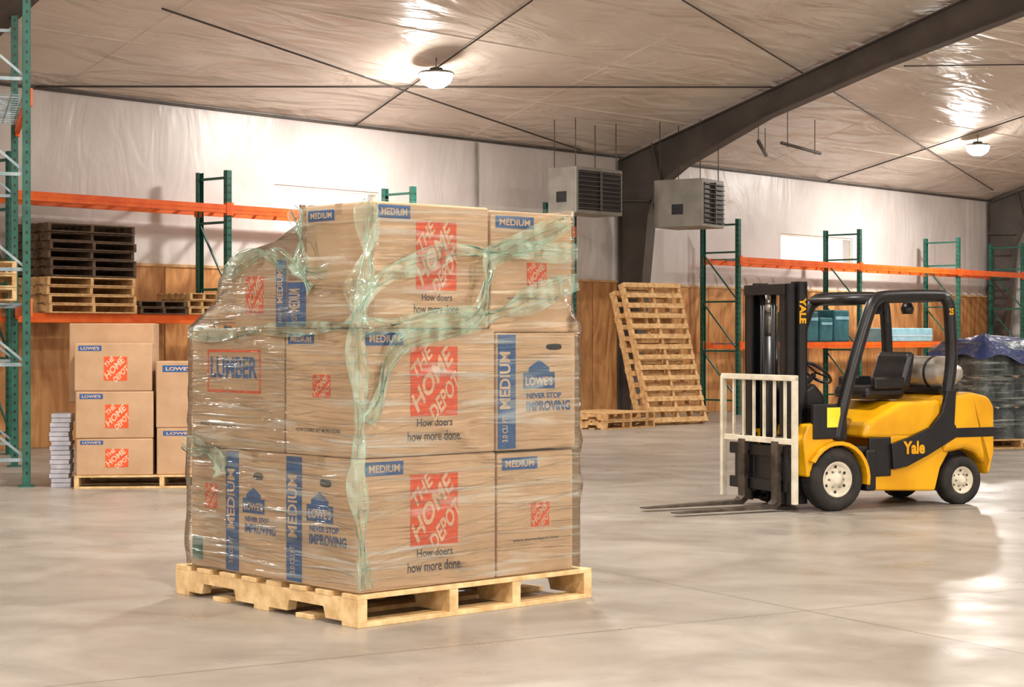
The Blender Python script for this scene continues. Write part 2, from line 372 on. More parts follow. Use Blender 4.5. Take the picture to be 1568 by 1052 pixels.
ts=[-12.95,-9.4,-5.67,-1.72]
b=MB()
for t in ts: upright(b,t,-SF,-SB,3.85)
for a,c in zip(ts[:-1],ts[1:]):
    for y in(-SF-.03,-SB+.03):
        beam(b,a,c,y,3.36); beam(b,a,c,y,1.80)
    for k in range(9):
        x=a+.3+(c-a-.6)*k/8; b.box((x-.02,-SF,3.32),(x+.02,-SB,3.35),galv); b.box((x-.02,-SF,1.765),(x+.02,-SB,1.795),galv)
b.obj('pallet_rack',R)
ts2=[2.99,7.46,11.78,15.0]
b=MB()
for t in ts2: upright(b,t,-SF-.2,-SB,3.75)
for a,c in zip(ts2[:-1],ts2[1:]):
    for y in(-SF-.23,-SB+.03):
        beam(b,a,c,y,3.02); beam(b,a,c,y,1.38)
    for k in range(9):
        x=a+.3+(c-a-.6)*k/8; b.box((x-.02,-SF-.2,2.98),(x+.02,-SB,3.01),galv); b.box((x-.02,-SF-.2,1.34),(x+.02,-SB,1.37),galv)
b.obj('pallet_rack',R)
NL=Matrix.Translation((-4.85,18.26,0))@Matrix.Rotation(math.atan2(.954,-.30)-math.pi/2,4,'Z')
def nlframe(b,y):
    M=NL@Matrix.Translation((0,y,0))@Matrix.Rotation(math.radians(90),4,'Z')
    upright(b,0,0,1.1,5.3,M,strut=galv)
b=MB()
for y in(0,2.95): nlframe(b,y)
for z in(3.95,1.85):
    for x in(0.03,-1.13):
        M=NL@Matrix.Rotation(math.radians(90),4,'Z')
        beam(b,0,2.95,-x,z,M)
for k in range(14):
    y=.15+k*.2
    for z in(3.92,1.82): b.box((-1.12,y,z),(0.02,y+.012,z+.012),galv,NL)
for k in range(10):
    x=-1.1+k*.12
    for z in(3.932,1.832): b.box((x,.1,z),(x+.01,2.85,z+.01),galv,NL)
b.obj('pallet_rack')

# ---------------------------------------------------------------- pallets
def pallet_geo(b,W,Ln,H,M=I4,mat=pine,strs=(0,.5,1),nt=7,nb=5,bw=.11,notch=True,sw=.045):
    bt=H*.15
    for f in strs:
        x=f*(W-sw)
        z0,z1=bt,H-bt; nh=(z1-z0)*.5
        if notch:
            a=Ln*.16; c=Ln*.36; d=Ln*.64; e=Ln*.84
            prof=[(0.0,z0),(a,z0),(a+.02,z0+nh),(c-.02,z0+nh),(c,z0),(d,z0),(d+.02,z0+nh),(e-.02,z0+nh),(e,z0),(Ln,z0),(Ln,z1),(0,z1)]
        else: prof=[(0,z0),(Ln,z0),(Ln,z1),(0,z1)]
        b.prism(prof,x,x+sw,mat,M,axis='x')
    for n,z in((nt,H-bt),(nb,0)):
        for k in range(n):
            y=k*(Ln-bw)/(n-1)
            j=random.uniform(-.006,.006) if 0<k<n-1 else 0
            b.box((j,y,z),(W+j,y+bw,z+bt),mat,M,bev=.003)
LD=Matrix.Translation((-.79,9.375,0))@Matrix.Rotation(math.radians(42.1),4,'Z')
b=MB(); pallet_geo(b,1.68,1.75,.17,strs=(0,.38,.66,1),nt=8,nb=5,bw=.14,sw=.06)
b.obj('wooden_pallet',LD)

# ---------------------------------------------------------------- labels
def logo(b,F,x,y,w,h,z=.0015):
    b.quad(x,y,x+w,y+h,z,orange,F)
    cx,cy=x+w/2,y+h/2
    def ln(t,dx,dy,lw,lh):
        V,Fc=text_geo(t,0.03); u=Vector((.70*w,.70*h,0)); n=Vector((-.36*w,.60*h,0))
        VV=[Vector((cx+dx*w,cy+dy*h,z+.001))+u*v.x*lw+n*v.y*lh for v in V]
        b.add(VV,Fc,lightp,F)
    ln('THE',-.27,.28,.52,.30); ln('HOME',-.04,.04,1.08,.42); ln('DEPOT',.23,-.22,.80,.36)
def tag(b,F,x,y,w,h,t='MEDIUM',z=.0015):
    b.quad(x,y,x+w,y+h,z,blue,F); b.text(t,x+w/2,y+h/2,w*.8,h*.55,z+.001,lightp,F,bold=.02)
def tagline(b,F,cx,y,w,z=.0015):
    b.text('How doers',cx,y+.052*w/.36,w*.66,.042*w/.36,z,dkp,F); b.text('how more done.',cx,y-.018*w/.36,w,.052*w/.36,z,dkp,F)
def house(b,F,x,y,w,z=.0015):
    h=w*.42
    P=[(0,0),(1,0),(1,.9),(.83,.9),(.83,1.15),(.5,1.6),(.17,1.15),(.17,.9),(0,.9)]
    b.add([(x+p[0]*w,y+p[1]*h,z) for p in P],[tuple(range(len(P)))],blue,F)
    b.text("LOWE'S",x+w/2,y+h*.42,w*.86,h*.5,z+.001,lightp,F,bold=.03)
    b.text("NEVER STOP",x+w*.66,y-h*.38,w*1.1,h*.32,z,blue,F,bold=.03)
    b.text("IMPROVING",x+w*.8,y-h*.95,w*1.4,h*.56,z,blue,F,bold=.03)
def strip(b,F,x,w,y0,y1,z=.0015):
    b.quad(x,y0,x+w,y1,z,blue,F)
    b.text('MEDIUM',x+w*.4,y0+(y1-y0)*.6,(y1-y0)*.5,w*.6,z+.001,lightp,F,rot=math.pi/2,bold=.02)
    b.text('3.0 CU FT',x+w*.4,y0+(y1-y0)*.17,(y1-y0)*.22,w*.3,z+.001,lightp,F,rot=math.pi/2)
def hole(b,F,cx,cy,w=.11,h=.045):
    n=16; V=[(cx+w/2*math.copysign(abs(math.cos(a))**.6,math.cos(a)),cy+h/2*math.copysign(abs(math.sin(a))**.8,math.sin(a)),.0015) for a in [2*math.pi*k/n for k in range(n)]]
    b.add(V,[tuple(range(n))],blackm,F)
def carton(u0,u1,v0,v1,z0,z1,rt=None,lt=None,mat=card,M=LD,rot=0,bev=.01):
    b=MB()
    C=Vector(((u0+u1)/2,(v0+v1)/2,(z0+z1)/2)); a=Vector((u1-u0,v1-v0,z1-z0))/2
    b.box(-a,a,mat,bev=bev)
    b.box((-a.x-.0008,-.03,a.z-.06),(-a.x+.01,.03,a.z+.0008),tape); b.box((a.x-.01,-.03,a.z-.06),(a.x+.0008,.03,a.z+.0008),tape)
    b.box((-a.x,-.03,a.z-.004),(a.x,.03,a.z+.0008),tape)
    FR=Matrix(((1,0,0,-a.x),(0,0,-1,-a.y),(0,1,0,-a.z),(0,0,0,1)))
    FL=Matrix(((0,0,-1,-a.x),(-1,0,0,a.y),(0,1,0,-a.z),(0,0,0,1)))
    if rt: rt(b,FR,2*a.x,2*a.z)
    if lt: lt(b,FL,2*a.y,2*a.z)
    return b.obj('cardboard_box',M@Matrix.Translation(C)@Matrix.Rotation(math.radians(rot),4,'Z'))
def big(b,F,w,h):
    logo(b,F,w*.36,h*.31,w*.35,h*.55); tag(b,F,w*.04,h*.87,w*.27,h*.105); tagline(b,F,w*.54,h*.18,w*.40)
def small(b,F,w,h):
    tag(b,F,w*.06,h*.86,w*.46,h*.10); logo(b,F,w*.44,h*.38,w*.24,h*.2); b.text('www.homedepot.com',w*.5,h*.28,w*.6,h*.03,.0015,dkp,F)
def low_r(b,F,w,h):
    strip(b,F,0.01,w*.22,.01,h-.01); house(b,F,w*.33,h*.52,w*.4); hole(b,F,w*.72,h*.88,w*.2,h*.055)
def low_l(b,F,w,h):
    strip(b,F,0.01,w*.22,.01,h-.01); house(b,F,w*.3,h*.5,w*.36); hole(b,F,w*.56,h*.8,w*.16,h*.06)
def lumber(b,F,w,h):
    x0,y0,x1,y1=w*.18,h*.47,w*.76,h*.83; t=.014
    for q in((x0,y0,x1,y0+t),(x0,y1-t,x1,y1),(x0,y0,x0+t,y1),(x1-t,y0,x1,y1)): b.quad(*q,.0015,orange,F)
    b.text('LUMBER',(x0+x1)/2,(y0+y1)/2+.02,(x1-x0)*.88,(y1-y0)*.5,.0015,blue,F,bold=.03)
    b.text('FRAGILE - HANDLE WITH CARE',w*.3,h*.2,w*.4,h*.03,.0015,dkp,F)
def sm_l(b,F,w,h):
    tag(b,F,w*.04,h*.88,w*.36,h*.08); logo(b,F,w*.38,h*.46,w*.24,h*.18); b.text('HOW DOERS GET MORE DONE',w*.45,h*.2,w*.6,h*.03,.0015,dkp,F)
def end_l(b,F,w,h):
    logo(b,F,w*.42,h*.5,w*.34,h*.2); b.quad(w*.05,h*.06,w*.35,h*.25,.0015,green,F)
def m2_l(b,F,w,h):
    logo(b,F,w*.22,h*.2,w*.34,h*.55); strip(b,F,w*.8,w*.19,.01,h-.01)
def mlow(b,F,w,h): strip(b,F,0.005,w*.3,.01,h-.01)
def tagonly(b,F,w,h): tag(b,F,w*.04,h*.87,w*.4,h*.09)
Z0=.172;Z1=.868;Z2=1.543;Z3=2.21
g=.004
carton(.03,.97,.03,.685,Z0,Z1-g,big,low_l)
carton(.99,1.57,.04,.60,Z0,Z1-g-.01,small,None)
carton(.04,.80,.695,1.29,Z0,Z1-g,None,low_l)
carton(.05,.80,1.30,1.66,Z0,Z1-g,None,end_l,mat=card2)
carton(.83,1.60,.70,1.62,Z0,Z1-g,None,None)
carton(.03,.965,.03,.685,Z1,Z2-g,big,sm_l,rot=.3)
carton(.975,1.58,.03,.62,Z1,Z2-g-.02,low_r,None)
carton(.03,.80,.70,1.62,Z1,Z2-g,None,lumber,mat=card2)
carton(.83,1.58,.70,1.60,Z1,Z2-g,None,None)
carton(.175,.98,.10,.70,Z2,Z3,big,tagonly)
carton(1.0,1.62,.10,.72,Z2-.02,Z3-.012,small,None,rot=-.6)
carton(.02,.165,.08,.66,Z2,1.80,None,mlow,mat=card2)
carton(.06,.80,.74,1.22,Z2,1.93,None,m2_l,rot=2,mat=card2)
carton(.84,1.55,.76,1.4,Z2,2.05,None,None)
# ---------------------------------------------------------------- stretch film: lofted rings following the stepped stack
def hull2(P):
    P=sorted(set(P)); 
    def half(Q):
        H=[]
        for p in Q:
            while len(H)>1 and (H[-1][0]-H[-2][0])*(p[1]-H[-2][1])-(H[-1][1]-H[-2][1])*(p[0]-H[-2][0])<=0: H.pop()
            H.append(p)
        return H
    a=half(P); c=half(P[::-1]); return a[:-1]+c[:-1]
e=.018; CX,CY=.8,.42
def ring(rects,n=240):
    P=[(u,v) for (u0,u1,v0,v1) in rects for u in(u0-e,u1+e) for v in(v0-e,v1+e)]
    H=hull2(P); out=[]
    for k in range(n):
        a=2*math.pi*k/n; d=(math.cos(a),math.sin(a)); best=1e9
        for i in range(len(H)):
            p=H[i];q=H[(i+1)%len(H)]; ex,ey=q[0]-p[0],q[1]-p[1]
            den=d[0]*ey-d[1]*ex
            if abs(den)<1e-9: continue
            tt=((p[0]-CX)*ey-(p[1]-CY)*ex)/den; ss=((p[0]-CX)*d[1]-(p[1]-CY)*d[0])/den
            if tt>0 and -1e-6<=ss<=1+1e-6: best=min(best,tt)
        out.append((CX+d[0]*best,CY+d[1]*best))
    return out
base=[(.03,1.60,.03,1.66)]; tops=[(.175,1.62,.10,.72)]
lv=[(.178,ring(base)),(.87,ring(base)),(1.55,ring([(.03,1.58,.03,1.62)])),(1.82,ring(tops+[(.02,.165,.08,.66),(.04,.8,.73,1.32),(.84,1.55,.76,1.45)])),
    (1.945,ring(tops+[(.05,.8,.73,1.235),(.84,1.55,.76,1.42)])),(2.07,ring(tops+[(.84,1.55,.76,1.38),(.16,.8,.7,.84)])),(2.222,ring(tops))]
V=[];F=[];nr=0;n=240
for (za,ra),(zb,rb) in zip(lv[:-1],lv[1:]):
    k=max(2,int((zb-za)/.035))
    for j in range(k+(1 if zb>2.2 else 0)):
        t=j/k; nr+=1
        for i in range(n):
            x=ra[i][0]*(1-t)+rb[i][0]*t; y=ra[i][1]*(1-t)+rb[i][1]*t; z=za*(1-t)+zb*t
            dx,dy=x-CX,y-CY; L_=math.hypot(dx,dy)
            q=Vector((x*2.2,y*2.2,z*7+x*2.5-y*2)); w=max(0,noise.noise(q))*.028
            V.append((x+dx/L_*w,y+dy/L_*w,z))
for r_ in range(nr-1):
    for i in range(n):
        j=(i+1)%n; F.append((r_*n+i,r_*n+j,(r_+1)*n+j,(r_+1)*n+i))
sw=empty('stretch_wrap',LD)
b=MB(); b.add(V,F,wrap,smooth=True); b.obj('film',parent=sw)
def catmull(P,n=10):
    P=[Vector(p) for p in P]; P=[P[0]]+P+[P[-1]]; out=[]
    for i in range(1,len(P)-2):
        for k in range(n):
            t=k/n; a,b_,c,d=P[i-1:i+3]
            out.append(.5*((2*b_)+(-a+c)*t+(2*a-5*b_+4*c-d)*t*t+(-a+3*b_-3*c+d)*t**3))
    out.append(P[-2]); return out
def vR(z): return -.008 if z<1.543 else -.008+(z-1.543)/.667*.07
def ribbon(b,P,width,amp=.01,folds=8,lines=4):
    base=catmull(P,10); N=len(base); V=[];F=[]; ph=[random.uniform(0,6) for _ in range(folds+1)]; fr=[random.uniform(.1,.45) for _ in range(folds+1)]
    for i,p in enumerate(base):
        q=base[min(i+1,N-1)]-base[max(i-1,0)]; q.normalize()
        nrm=Vector((0,-1,0)) if p.y<.085 and p.x>.0 and not(abs(q.y)>abs(q.x)) else Vector((-1,0,0))
        if p.x<.03 and abs(q.z)>.7: nrm=Vector((-.7,-.7,0))
        lat=q.cross(nrm)
        if lat.length<1e-4: lat=Vector((0,0,1))
        lat.normalize()
        pin=.3+.7*abs(math.sin(i/N*math.pi*2.2+.5))
        for k in range(folds+1):
            o=(k/folds-.5)*width*pin
            V.append(p+lat*(o+.5*width/folds*math.sin(i*.4+ph[k])+.12*width*math.sin(i*.21+ph[0]))+nrm*(amp*(1 if k%2 else 0)*(.6+.4*math.sin(i*fr[k]+ph[k]))+.003))
    m=folds+1
    for i in range(N-1):
        for k in range(folds): F.append((i*m+k,i*m+k+1,(i+1)*m+k+1,(i+1)*m+k))
    b.add(V,F,strand,smooth=True)
    for k in random.sample(range(folds+1),min(lines,folds+1)):
        b.tube([V[i*m+k] for i in range(N)],[random.uniform(.001,.0032) for i in range(N)],cord,seg=4)
def thin(b,P,r=.002):
    L=[p+Vector((random.uniform(-.002,.002),random.uniform(-.002,.002),random.uniform(-.004,.004))) for p in catmull(P,6)]
    b.tube(L,[r*random.uniform(.6,1.4) for _ in L],strand,seg=4,flat=.6)
RF=lambda u,z:(u,vR(z),z)
b=MB()
ribbon(b,[RF(1.56,2.15),RF(1.217,2.05),RF(.973,1.94),RF(.90,1.80),RF(.783,1.624),RF(.40,1.50),RF(.22,1.40),RF(.12,1.2),RF(.06,1.05)],.14)
ribbon(b,[RF(1.59,1.80),RF(1.24,1.70),RF(.95,1.635),RF(.67,1.575),RF(.31,1.552),RF(.02,1.56)],.15)
ribbon(b,[RF(1.6,1.98),RF(1.2,1.99),RF(.973,1.94),RF(.67,1.955),RF(.30,1.86),RF(.1,1.72),RF(.01,1.57)],.12,.008,6)
ribbon(b,[(.0,-.0,1.56),(-.003,-.002,1.35),(.0,-.002,1.1),(.01,-.002,.87),(-.0,-.002,.68),(.01,-.002,.45),(.05,-.008,.2)],.10)
ribbon(b,[(.14,.06,2.2),(.08,.05,1.98),(.02,.015,1.75),(-.0,-.0,1.56)],.17)
ribbon(b,[(-.005,1.66,.90),(-.007,1.45,.86),(-.007,1.3,.80),(-.007,1.25,.72)],.11,.01,8)
ribbon(b,[(.0,1.25,1.86),(.02,1.0,1.94),(.03,.8,1.93),(.04,.6,1.88),(.03,.3,1.82)],.12,.01,8)
ribbon(b,[(.10,.72,2.20),(.08,.62,2.05),(.03,.55,1.9),(-.0,.4,1.75)],.12,.008,6)
ribbon(b,[(-.006,1.6,1.5),(-.007,1.2,1.52),(-.007,.75,1.545),(-.007,.3,1.53),(-.006,.02,1.56)],.08,.006,5,2)
for k in range(14):
    z=random.uniform(.25,1.5); dz=random.uniform(-.3,.3)
    thin(b,[RF(0.02,z),RF(.5,z+dz*.4),RF(1.0,z+dz*.7),RF(1.57,max(.2,z+dz))],.0016)
for k in range(12):
    z=random.uniform(.25,1.45); dz=random.uniform(-.2,.2)
    thin(b,[(-.006,.03,z),(-.007,.6,z+dz*.4),(-.007,1.1,z+dz*.8),(-.006,1.62,max(.2,min(1.5,z+dz)))],.0016)
b.obj('film_strands',parent=sw)

# ---------------------------------------------------------------- background box pallet (left)
BP=Matrix.Translation((-4.30,17.95,0))@Matrix.Rotation(math.radians(6),4,'Z')
b=MB(); pallet_geo(b,1.7,1.5,.13,strs=(0,.5,1),nt=7,nb=4); b.obj('wooden_pallet',BP)
def bgl(b,F,w,h): tag(b,F,w*.05,h*.84,w*.3,h*.11,"LOWE'S"); logo(b,F,w*.38,h*.22,w*.3,h*.5); 
def bgs(b,F,w,h): tag(b,F,w*.08,h*.84,w*.4,h*.1,"LOWE'S")
zz=.132
carton(.02,.76,.02,.5,zz,zz+.36,bgl,bgs,M=BP,mat=cardb); carton(.01,.76,.02,.5,zz+.363,zz+.825,bgl,bgs,M=BP,rot=1,mat=cardb); carton(.0,.75,.03,.5,zz+.828,zz+1.30,bgl,bgs,M=BP,mat=cardb)
carton(.80,1.60,.03,.5,zz,zz+.46,bgs,None,M=BP,rot=-1,mat=cardb); carton(.79,1.58,.04,.5,zz+.463,zz+1.12,bgs,None,M=BP,mat=cardb)
carton(-.05,.8,.56,1.2,zz,zz+.7,bgs,None,M=BP,mat=cardb); carton(-.12,.72,.56,1.2,zz+.703,zz+1.5,None,None,M=BP,mat=cardb)
carton(.86,1.6,.56,1.2,zz,zz+1.0,bgs,None,M=BP,mat=cardb)
b=MB()
for k in range(16):
    z=k*.046; j=random.uniform(-.012,.012)
    b.box((-.26+j,.22,z),(-.07+j,.5,z+.042),paper,bev=.004)
b.obj('stack_of_paper_bundles',BP)

# ---------------------------------------------------------------- pallets on the rack
def stack(name,t0,s0,W,D,z,n,h,mat,rot=0):
    b=MB()
    for k in range(n):
        M=Matrix.Translation((random.uniform(-.03,.03),random.uniform(-.02,.02),k*h))
        pallet_geo(b,W,D,h-.004,M,mat,strs=(0,.5,1),nt=6,nb=4,bw=.1,notch=False)
    return b.obj(name,R@Matrix.Translation((t0,-s0,z))@Matrix.Rotation(math.radians(rot),4,'Z'))
stack('pallet_stack',-12.5,1.16,1.38,.9,1.803,4,.118,pine_m)
stack('pallet_stack',-12.47,1.16,1.36,.9,2.279,6,.115,pine_d)
stack('pallet_stack',-11.0,1.1,.8,.75,1.803,2,.09,pine_d)
stack('pallet_stack',-10.15,1.1,.5,.75,1.803,3,.1,pine_m)
b=MB()
for k in range(3): pallet_geo(b,1.0,1.2,.13,Matrix.Translation((0,0,k*.135)),pine)
b.obj('pallet_stack',NL@Matrix.Translation((-1.08,.3,1.86)))
def lean(name,t,s,L,W,ang,mat,nt,yaw):
    b=MB(); pallet_geo(b,W,L,.16,mat=mat,strs=(0,.5,1),nt=nt,nb=6,bw=.085,notch=False)
    ca=math.radians(ang)
    M=Matrix(((1,0,0,0),(0,math.cos(ca),-math.sin(ca),0),(0,math.sin(ca),math.cos(ca),0),(0,0,0,1)))
    return b.obj(name,R@Matrix.Translation((t,-s,0))@Matrix.Rotation(math.radians(yaw),4,'Z')@M)
lean('wooden_pallet',-1.55,2.45,2.5,1.25,72,pine_m,14,-14)
lean('wooden_pallet',-1.60,2.26,2.35,1.2,72,pine_m,12,-14)
b=MB(); pallet_geo(b,1.3,1.1,.13,mat=pine_m); pallet_geo(b,1.3,1.1,.13,Matrix.Translation((.02,.01,.135)),mat=pine_m)
b.obj('pallet_stack',R@Matrix.Translation((-3.2,-2.9,0)))

b=MB()
for i,(x,w,h) in enumerate([(5.4,.55,.62),(6.0,.5,.5),(6.55,.6,.66)]):
    b.box((x,-1.15,1.385),(x+w,-.5,1.385+h),teal,bev=.03); b.box((x+.04,-1.16,1.385+h*.7),(x+w-.04,-1.14,1.385+h*.8),ltblue)
b.obj('storage_crates',R)
b=MB(); b.box((8.6,-1.2,1.385),(10.6,-.5,1.68),ltblue,bev=.02); b.box((8.6,-1.205,1.5),(10.6,-1.195,1.52),paper); b.obj('flat_carton',R)
G=Matrix.Translation((6.2,24.2,0))@Matrix.Rotation(math.radians(20),4,'Z')
b=MB(); pallet_geo(b,1.3,1.2,.13,mat=pine_m)
b.obj('wooden_pallet',G)
b=MB()
for k in range(3):
    for i in range(4):
        for j in range(3):
            x=.03+i*.31; y=.03+j*.38; z=.135+k*.42
            b.lathe([(0,0),(.14,0),(.15,.02),(.15,.3),(.11,.37),(.05,.39),(.05,.41),(0,.41)],grey_goods,Matrix.Translation((x+.15,y+.17,z)),seg=14)
bm=bmesh.new(); bmesh.ops.create_grid(bm,x_segments=14,y_segments=14,size=.72,matrix=Matrix.Translation((.64,.6,1.45)))
for v in bm.verts:
    dx=abs(v.co.x-.64);dy=abs(v.co.y-.6); d=max(dx,dy)
    v.co.z+=.12*math.cos(v.co.x*3)*math.cos(v.co.y*2.3)*.5+.04*math.sin(v.co.x*9+v.co.y*7) - max(0,d-.55)*1.6
bm.verts.index_update(); b.add([v.co.copy() for v in bm.verts],[[v.index for v in f.verts] for f in bm.faces],tarp,smooth=True); bm.free()
b.box((0.0,0.0,.135),(1.28,1.18,1.42),wrap)
b.obj('wrapped_bottle_pallet_load',G)

# ---------------------------------------------------------------- heaters
def heater(t,s,z,yaw,W,D,H):
    b=MB()
    b.box((-W/2,-D/2,-H/2),(W/2,D/2,H/2),heaterm,bev=.015)
    b.box((-W/2+.06,-D/2-.012,-H/2+.06),(W/2-.06,-D/2+.01,H/2-.06),blackm)
    for k in range(9):
        zz=-H/2+.09+k*(H-.18)/8
        b.box((-W/2+.06,-D/2-.045,zz-.008),(W/2-.06,-D/2-.012,zz+.004),beamm)
    b.box((-.012,-D/2-.052,-H/2+.05),(.012,-D/2-.012,H/2-.05),beamm)
    Mx=Matrix.Translation((0,D/2,0))@Matrix.Rotation(-math.pi/2,4,'X')
    b.lathe([(0,.2),(.1,.2),(.12,.1),(.26,.08),(.28,0)],blackm,Mx,seg=20)
    for x in(-W/2+.08,W/2-.08):
        for y in(-D/2+.08,D/2-.08): b.tube([(x,y,H/2),(x,y,roof(s)-z-.18)],.008,cable,seg=6)
    b.box((-W/2-.006,-.1,-.2),(-W/2+.0,.12,-.02),blackm)
    return b.obj('unit_heater',R@Matrix.Translation((t,-s,z))@Matrix.Rotation(math.radians(yaw),4,'Z'))
heater(-2.0,1.5,3.95,0,1.25,.62,.78)
heater(.30,2.0,3.84,10,.9,.95,.84)
b=MB(); b.tube([(1.0,-3.0,4.95),(3.2,-1.7,4.95)],.035,cable); b.tube([(1.9,-2.9,5.0),(4.0,-2.4,5.0)],.03,cable)
for p in((1.3,-2.8),(2.9,-1.88),(2.2,-2.83),(3.7,-2.47)): b.tube([(p[0],p[1],4.95),(p[0],p[1],roof(-p[1])-.01)],.008,cable,seg=5)
b.obj('radiant_heater_pipes',R)
b=MB(); b.tube([(-3.2,-.08,4.8),(-3.2,-.08,3.0),(-3.2,-.08,1.0)],.025,heaterm); b.tube([(1.3,-.08,4.7),(1.3,-.08,1.3)],.02,heaterm); b.box((1.2,-.16,3.2),(1.42,-.04,3.5),heaterm)
b.obj('conduit',R)

# ---------------------------------------------------------------- forklift
FK=empty('forklift',Matrix.Translation((2.563,16.116,0))@Matrix.Rotation(math.radians(207),4,'Z'))
def wheel(name,x,y,r,w,side):
    b=MB(); M=Matrix.Translation((x,y,r))@Matrix.Rotation(-math.pi/2*side,4,'X')
    h=w/2
    b.lathe([(r*.56,-h*.9),(r*.8,-h),(r*.95,-h*.86),(r,-h*.6),(r,h*.6),(r*.95,h*.86),(r*.8,h),(r*.6,h*.92),(r*.56,h*.7)],rubber,M,seg=40)
    b.lathe([(r*.57,-h*.8),(r*.57,h*.82),(r*.53,h*.86),(r*.47,h*.5),(r*.36,h*.35),(r*.3,h*.55),(r*.2,h*.62),(r*.17,h*.9),(r*.08,h*.95),(0,h*.95)],cream,M,seg=32)
    b.lathe([(0,-h*.7),(r*.57,-h*.7)],blackm,M,seg=24)
    for k in range(6):
        a=k*math.pi/3; b.lathe([(0,h*.68),(r*.035,h*.68),(r*.045,h*.4)],steel,M@Matrix.Translation((math.cos(a)*r*.27,math.sin(a)*r*.27,0)),seg=8)
        b.lathe([(0,h*.5),(r*.05,h*.5)],blackm,M@Matrix.Translation((math.cos(a+.5)*r*.4,math.sin(a+.5)*r*.4,0)),seg=8)
    for k in range(28):
        a=2*math.pi*k/28
        b.box((r-.004,-.018,-h*.55),(r+.003,.006,h*.55),rubber,M@Matrix.Rotation(a,4,'Z'))
    b.obj(name,parent=FK)
wheel('wheel_front_left',0,.42,.272,.2,1); wheel('wheel_front_right',0,-.42,.272,.2,-1)
wheel('wheel_rear_left',-1.4,.40,.215,.17,1); wheel('wheel_rear_right',-1.4,-.40,.215,.17,-1)
def arc(cx,cz,r,a0,a1,n=8): return [(cx+r*math.cos(math.radians(a0+(a1-a0)*k/n)),cz+r*math.sin(math.radians(a0+(a1-a0)*k/n))) for k in range(n+1)]
b=MB()
b.prism([(-.36,.16),(-1.10,.13),(-1.16,.33),(-1.25,.46),(-1.25,.60),(-.62,.64),(-.5,.45),(-.36,.42)],-.46,.46,yellow,bev=.02)
b.prism([(-.30,.62),(-.34,.74),(-.60,.86),(-.72,.92),(-1.18,.94),(-1.18,.60),(-.5,.60)],-.46,.46,yellow,bev=.045)
b.prism([(-1.17,.46)]+[( -1.4+.28*math.cos(math.radians(a)),.215+.28*math.sin(math.radians(a))) for a in (70,90,120,150,175)]+[(-1.70,.27),(-1.76,.45),(-1.76,.86),(-1.70,.96),(-1.5,1.0),(-1.17,.96)],-.5,.5,yellow,bev=.05)
b.prism([(.30,.30),(.34,.62),(.28,.75),(.12,.76),(.02,.64),(-.05,.60),(-.05,.55),(.02,.56),(.2,.5),(.26,.3)],-.30,.47,yellow,bev=.015)
fa=arc(0,.272,.33,30,190,12); fi=arc(0,.272,.295,190,30,12)
b.prism(fa+fi,.30,.535,yellow,bev=.008); b.prism(fa+fi,-.535,-.30,yellow,bev=.008)
b.obj('body_yellow',parent=FK)
b=MB()
b.box((-.34,-.44,.14),(.32,.30,.5),blackm,bev=.02)
b.box((-.36,-.3,.48),(.14,.46,.55),blackm,bev=.01)
b.box((-1.7,-.32,.12),(-1.1,.32,.5),blackm)
b.box((-.42,.30,.16),(-.31,.50,.52),blackm,bev=.02)
b.box((-.60,.44,.28),(-.36,.475,.62),blackm,bev=.01)
for sgn in(1,-1):
    y0,y1=(.462,.508) if sgn>0 else (-.508,-.462)
    b.prism([(-.60,.34),(-.58,.56),(-.80,.62),(-1.02,.70),(-1.14,.82),(-1.20,1.02),(-1.30,1.02),(-1.28,.72),(-1.30,.70),(-1.30,.60),(-1.15,.53),(-.98,.45),(-.75,.36)],y0,y1,blackm,bev=.006)
b.box((-1.765,-.505,.60),(-1.28,.505,.685),blackm,bev=.004)
b.prism([(.12,.55),(.30,.74),(.26,1.02),(.12,1.10),(.02,1.0),(-.02,.85),(-.02,.55)],-.34,.34,blackm,bev=.03)
b.box((-.14,.40,.60),(.0,.46,.92),blackm,bev=.02)
b.box((.0,.44,.62),(.24,.485,.92),blackm,bev=.01)
b.obj('body_black',parent=FK)
b=MB()
FLs=Matrix(((-1,0,0,0),(0,0,1,0),(0,1,0,0),(0,0,0,1)))
b.text('Yale',.82,.525,.24,.115,.512,yellow,FLs,bold=.04)
b.quad(-.10,.72,.04,.89,.487,sticker,FLs)
b.text('YALE',-.25,1.72,.22,.07,.345,yellow,FLs,rot=-math.pi/2,bold=.04)
b.text('25',1.24,1.72,.05,.06,.51,yellow,FLs,bold=.04)
b.obj('markings',parent=FK)
b=MB()
for y in(-.34,.24):
    for (x0,x1,dy) in((.20,.30,0),(.29,.40,.03)):
        yy=y+ (dy if y<0 else -dy)
        z1=1.97 if x0<.25 else 1.95
        b.box((x0,yy,.06),(x0+.02,yy+.10,z1),blackm); b.box((x1-.02,yy,.06),(x1,yy+.10,z1),blackm)
        wy=yy if y<0 else yy+.08; b.box((x0,wy,.06),(x1,wy+.02,z1),blackm)
for z in(.12,.55,1.86): b.box((.20,-.34,z),(.24,.34,z+.10),blackm,bev=.005)
b.box((.34,-.30,1.86),(.42,.30,1.95),blackm,bev=.005)
for y in(-.17,.17):
    b.tube([(.27,y,.12),(.27,y,1.5)],.05,blackm,seg=12); b.tube([(.27,y,1.5),(.27,y,1.9)],.03,steel,seg=12)
b.tube([(.33,0,.2),(.33,0,1.5)],.06,blackm,seg=14); b.tube([(.33,0,1.5),(.33,0,1.7)],.035,steel,seg=12)
for y in(-.06,.06,-.10,.10): b.tube([(.37,y,.4),(.37,y,1.88)],.013,blackm,seg=6)
for y in(-.23,.2,-.2,.23): b.tube([(.24,y,1.9),(.2,y,1.6),(.19,y,1.0),(.2,y,.7)],.018,rubber,seg=6)
